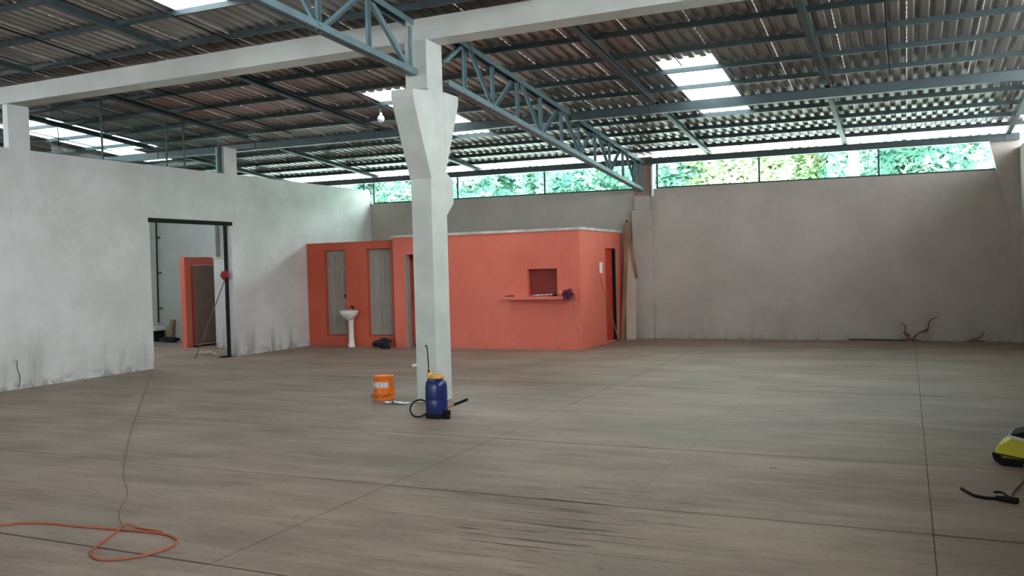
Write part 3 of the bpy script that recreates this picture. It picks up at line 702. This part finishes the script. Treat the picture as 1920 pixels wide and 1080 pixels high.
# ================================================================ FLOOR OBJECTS
# knapsack sprayer
sp = root('knapsack_sprayer', (-5.24, 9.24, 0), 'blue knapsack sprayer with ochre lid standing before the column', 'sprayer')
sx, sy = -5.235, 9.24
b = nb(); lathe(b, [(.118, .035), (.128, .06), (.13, .20), (.127, .215), (.127, .225), (.13, .24), (.128, .38), (.118, .44), (.09, .475), (.06, .485)], 32, (sx, sy, 0), sq=3, sx=1, sy=.8); sub('tank', b, 'blue', sp, sm=True)
b = nb(); lathe(b, [(.125, 0), (.135, .01), (.132, .045), (.12, .06)], 32, (sx, sy, 0), sq=3, sy=.85); box(b, sx+.08, sx+.2, sy-.06, sy-.02, .05, .10); box(b, sx+.16, sx+.2, sy-.08, sy-.03, 0, .07); box(b, sx+.12, sx+.2, sy-.09, sy-.07, 0, .015); sub('base_frame', b, 'rub', sp)
b = nb(); lathe(b, [(.07, .475), (.085, .48), (.085, .51), (.075, .525), (.03, .53)], 24, (sx+.015, sy, 0)); 
for a in range(12): bar(b, (sx+.015+.086*math.cos(a*.5236), sy+.086*math.sin(a*.5236), .48), (sx+.015+.086*math.cos(a*.5236), sy+.086*math.sin(a*.5236), .51), .01, .01, up=(1, 0, 0))
sub('filler_lid', b, 'yel', sp, sm=True)
b = nb(); lathe(b, [(.02, .47), (.03, .48), (.03, .53), (.018, .56), (.012, .60)], 12, (sx-.085, sy-.01, 0)); sub('pump_valve', b, 'yel', sp, sm=True)
b = nb(); tube(b, smoothp([(sx-.085, sy-.02, .58), (sx-.09, sy-.02, .7), (sx-.10, sy-.02, .85), (sx-.115, sy-.02, .875), (sx-.125, sy-.02, .865)]), .007, 8); tube(b, [(sx-.08, sy-.02, .50), (sx-.085, sy-.02, .58)], .014, 8); sub('spray_lance', b, 'black', sp, sm=True)
b = nb(); hp = [(sx-.125, sy-.03, .19), (sx-.2, sy-.05, .215), (sx-.29, sy-.06, .18), (sx-.335, sy-.07, .10), (sx-.29, sy-.08, .025), (sx-.2, sy-.07, .01), (sx-.12, sy-.06, .05), (sx-.10, sy-.05, .09)]
tube(b, smoothp(hp), .010, 8); sub('hose', b, 'rub', sp, sm=True)
b = nb(); tube(b, [(sx+.1, sy+.02, .11), (sx+.2, sy+.1, .15)], .011, 8); sub('pump_lever', b, 'cable', sp)
b = nb(); tube(b, [(sx+.19, sy+.09, .147), (sx+.33, sy+.19, .205)], .017, 10); sub('lever_grip', b, 'rub', sp)

# orange bucket upside down
ob = root('orange_bucket', (-6.735, 10.40, 0), 'orange plastic bucket turned upside down left of the column', 'bucket')
b = nb(); lathe(b, [(.158, 0), (.160, .012), (.153, .018), (.152, .07), (.160, .078), (.160, .09), (.15, .096), (.135, .305), (.138, .31), (.138, .325), (.125, .335), (.12, .325)], 36, (-6.735, 10.40, 0)); sub('bucket_body', b, 'orp', ob, sm=True)
b = nb(); n = 16; V = []
for k in range(n+1):
    a = math.radians(-140+ (k/n)*110); V.append([b.verts.new((-6.735+r*math.cos(a), 10.40+r*math.sin(a), z)) for r, z in ((.1465, .17), (.1415, .25))])
for k in range(n): b.faces.new([V[k][0], V[k+1][0], V[k+1][1], V[k][1]])
sub('paper_label', b, 'label', ob)
b = nb(); tube(b, smoothp([(-6.735-.16, 10.40, .085), (-6.775-.08, 10.40-.15, .06), (-6.735+.02, 10.40-.18, .045), (-6.735+.11, 10.40-.13, .06), (-6.735+.16, 10.40, .085)]), .004, 6); sub('bail_handle', b, 'black', ob)

# litter
b = nb(); pp = smoothp([(-6.42, 10.03, .006), (-6.3, 10.08, .018), (-6.18, 10.06, .01)], 4)
for i, (c, s_) in enumerate((((-6.26, 10.05), (.13, .06)), ((-6.42, 10.03), (.06, .045)))):
    bb = nb(); bmesh.ops.create_grid(bb, x_segments=8, y_segments=5, size=1); rnd = random.Random(i+20)
    for v in bb.verts: v.co = Vector((c[0]+v.co.x*s_[0]+rnd.uniform(-.008, .008), c[1]+v.co.y*s_[1]+rnd.uniform(-.008, .008), .006+rnd.uniform(0, .022)))
    tag(obj('crumpled_paper', bb, 'paper'), ['larger crumpled white paper on the floor left of the column foot', 'smaller crumpled white paper nearest the orange bucket'][i], 'paper')
b.free()
b = nb(); lathe(b, [(.018, 0), (.02, .008), (.02, .02), (.012, .025)], 12, (-6.35, 10.02, .006)); tag(obj('black_cap', b, 'rub', sm=True), 'small black cap between the crumpled papers beside the column', 'cap')
tp = root('floor_tap', (-8.16, 13.75, 0), 'small white and black tap lying behind the column foot', 'tap')
b = nb(); tube(b, [(-8.26, 13.72, .05), (-8.18, 13.75, .06), (-8.12, 13.75, .03)], .028, 8); sub('tap_body', b, 'white', tp, sm=True)
b = nb(); lathe(b, [(.05, 0), (.055, .03), (.05, .06), (.02, .08)], 12, (-8.10, 13.76, 0)); sub('tap_valve', b, 'rub', tp, sm=True)

# orange cable and thin cord
cab = [(-6.9, 4.0), (-6.45, 4.12), (-6.10, 4.23), (-6.01, 4.31), (-5.8, 4.385), (-5.49, 4.41), (-5.13, 4.45), (-4.97, 4.47), (-4.74, 4.48), (-4.58, 4.43), (-4.52, 4.38), (-4.47, 4.28), (-4.49, 4.11), (-4.61, 3.96), (-4.74, 3.93), (-4.87, 3.99), (-4.96, 4.1), (-5.04, 4.26), (-5.12, 4.42)]
b = nb(); P = smoothp([(x, y, .010) for x, y in cab], 5); tube(b, P, .008, 8)
P2 = smoothp([(-5.12, 4.42, .010), (-5.16, 4.49, .024), (-5.13, 4.53, .024), (-5.05, 4.53, .010), (-4.95, 4.52, .01), (-4.80, 4.51, .01)], 5)
tube(b, P2, .0075, 8)
tag(obj('orange_cable', b, 'cable', sm=True), 'orange electric cable looped on the near floor', 'cable')
b = nb(); P = smoothp([(-5.15, 4.5, .006), (-5.40, 4.68, .004), (-5.62, 4.88, .004), (-5.95, 5.25, .004), (-6.56, 5.75, .004), (-7.33, 6.47, .004), (-8.55, 7.66, .004), (-10.7, 9.82, .004), (-13.2, 12.35, .004)], 6); tube(b, P, .0032, 6)
tag(obj('thin_cord', b, 'cord'), 'thin dark cord from the orange cable towards the tall doorway', 'cord')

# yellow and black machine at the right edge, with its flex and plug
pw = root('pressure_washer', (1.05, 8.45, 0), 'yellow and black pressure washer at the right edge of the picture', 'machine')
Ry = Matrix.Translation((1.02, 8.52, 0)) @ Matrix.Rotation(math.radians(-12), 4, 'Z')
def pwp(name, prof, m, bev=.012, y0=-.17, y1=.17):
    b = nb(); n = len(prof); A = [b.verts.new((x, y0, z)) for x, z in prof]; D = [b.verts.new((x, y1, z)) for x, z in prof]
    b.faces.new(A); b.faces.new(D[::-1])
    for i in range(n): b.faces.new([A[i], A[(i+1) % n], D[(i+1) % n], D[i]])
    b.transform(Ry); return sub(name, b, m, pw, bevel=bev)
pwp('base_skid', [(-.34, .04), (-.36, .10), (-.30, .12), (.34, .03), (.34, .0), (-.28, 0)], 'rub')
pwp('yellow_shell', [(-.34, .115), (-.31, .175), (-.20, .245), (.1, .19), (.34, .12), (.34, .02), (-.28, .06)], 'yel2')
pwp('trim_strip', [(-.235, .262), (-.225, .272), (.34, .15), (.34, .135), (-.22, .245)], 'white', .004, -.175, .175)
pwp('black_cover', [(-.225, .270), (.02, .345), (.12, .36), (.34, .30), (.34, .148), (-.215, .262)], 'rub')
b = nb(); P = smoothp([(.86, 8.28, .05), (.84, 8.02, .012), (.78, 7.75, .008), (.74, 7.62, .008), (.68, 7.35, .008), (.66, 7.2, .008)], 6); tube(b, P, .008, 8); sub('power_cord', b, 'cord', pw)
b = nb(); P = smoothp([(.66, 7.2, .018), (.60, 7.21, .018), (.52, 7.22, .012), (.44, 7.26, .012), (.39, 7.37, .012), (.355, 7.45, .014)], 6); tube(b, P, .011, 8); tube(b, [(.70, 7.15, .02), (.57, 7.22, .02)], [.028, .018], 8); tube(b, smoothp([(.66, 7.2, .02), (.62, 7.34, .03), (.57, 7.38, .02)]), .01, 8); sub('plug_lead', b, 'rub', pw)

# ================================================================ OUTDOORS
gr = nb(); box(gr, -60, 45, YB+.2, 75, -.4, -.2); struct('ground', gr, 'soil', 'ground outside behind the back wall')
b = nb(); box(b, -60, 45, -40, YN-.2, -.4, -.1); box(b, XR+.2, 45, YN-.2, YB+.2, -.4, -.1); box(b, -60, XL-.2, YN-.2, YB+.2, -.4, -.1); struct('ground_yard', b, 'outw')
def leafmesh(name, m, seed, n, rx_, rz_):
    rnd = random.Random(seed); vs_, fs = [], []; cl = []
    for _ in range(26):
        d = Vector((rnd.gauss(0, 1), rnd.gauss(0, 1), rnd.gauss(0, 1))).normalized()*rnd.uniform(.35, .95)
        cl.append((Vector((d.x*rx_, d.y*rx_, d.z*rz_)), rnd.uniform(.55, 1.15)))
    for i in range(n):
        c, r_ = rnd.choice(cl); d = Vector((rnd.gauss(0, 1), rnd.gauss(0, 1), rnd.gauss(0, .8))).normalized()*r_*rnd.uniform(.6, 1)
        p = c+d; u = Vector((rnd.gauss(0, 1), rnd.gauss(0, 1), rnd.gauss(0, .6))).normalized(); v = u.cross(Vector((rnd.gauss(0, 1), rnd.gauss(0, 1), rnd.gauss(0, 1)))).normalized()
        s = rnd.uniform(.07, .15); k = len(vs_)
        vs_ += [p-u*s*1.5, p+v*s*.6, p+u*s*1.5, p-v*s*.6]; fs.append((k, k+1, k+2, k+3))
    me = bpy.data.meshes.new(name); me.from_pydata([tuple(v) for v in vs_], [], fs); me.materials.append(M[m]); return me
lm = [leafmesh('foliage', 'leafa', 1, 15000, 2.3, 2.5), leafmesh('foliage', 'leafb', 2, 13000, 2.0, 2.1), leafmesh('foliage', 'leafc', 3, 15000, 2.5, 2.3)]
names = ['blue-green leafy tree', 'yellow-green leafy tree', 'dark green leafy tree']
trees = [(1.9, 29, 0, 4.9), (-.6, 28, 2, 5.0), (-2.6, 30.5, 1, 4.7), (-5.0, 29, 1, 5.1), (-7.2, 31, 0, 4.6), (-10.6, 28.5, 2, 4.6), (-14.6, 30, 0, 5.4), (-18.8, 30.5, 2, 4.9), (-23, 31, 1, 5.2), (-12.6, 37, 0, 6.5), (-7, 39, 2, 6.9), (-1.4, 37, 1, 5.6), (4.5, 33, 1, 5.5), (-20, 38, 0, 6.4)]
where = ['behind the right end of the right high window', 'behind the middle right of the right high window', 'behind the centre of the right high window', 'behind the left end of the right high window',
  'just left of the wall column, behind the high windows', 'behind the middle of the left high window', 'behind the left end of the left high window', 'behind the high windows of the annex, nearer the hall', 'behind the far end of the annex windows',
  'in the back row behind the left high window', 'in the back row left of the wall column', 'in the back row behind the right high window', 'beyond the right rear corner of the hall', 'in the back row behind the annex windows']
for i, (x, y, k, z) in enumerate(trees):
    x, y, z = x*1.17, y+5, z+.75
    T_ = root('tree', (x, y, -.2), names[k]+' '+where[i], 'tree', 'trees behind the hall')
    f = bpy.data.objects.new('foliage', lm[k]); C.objects.link(f); f.parent = T_; f.location = (0, 0, z+.2); f.rotation_euler = (0, 0, i*1.7); f['kind'] = 'stuff'
    b = nb(); tube(b, smoothp([(0, 0, 0), (.1, 0, 1.5), (-.1, .1, 3), (.05, 0, z+.6)]), [.2-.009*j for j in range(16)], 8)
    for a in range(5): tube(b, [(0, 0, z-1.2+.3*a), (math.cos(a*2)*.9, math.sin(a*2)*.9, z+.3*a)], [.06, .02], 6)
    o = obj('trunk', b, 'bark', sm=True); o.parent = T_

b = nb(); tube(b, [(-1.28, 26, -.2), (-1.26, 26, 2.5), (-1.30, 26.05, 5), (-1.2, 26.1, 9)], [.17, .15, .14, .1], 12)
for q in range(5): tube(b, [(-1.25, 26.08, 6.6+.5*q), (-1.25+math.cos(q*2.2)*1.0, 26.08+math.sin(q*2.2), 7.6+.5*q)], [.05, .02], 6)
tag(obj('bare_tree', b, 'paleb', sm=True), 'bare pale tree trunk standing close behind the right high window', 'tree')
# sampling portals at the openings (they add no light)
portal((-9.8, YB+.3, 3.95), (math.radians(-90), 0, 0), 24, 1.0)
portal((XR+.3, 7, 4.5), (0, math.radians(90), 0), 1.8, 26)
portal((-10.8, YN-.3, 1.3), (math.radians(90), 0, 0), 3.8, 2.7)
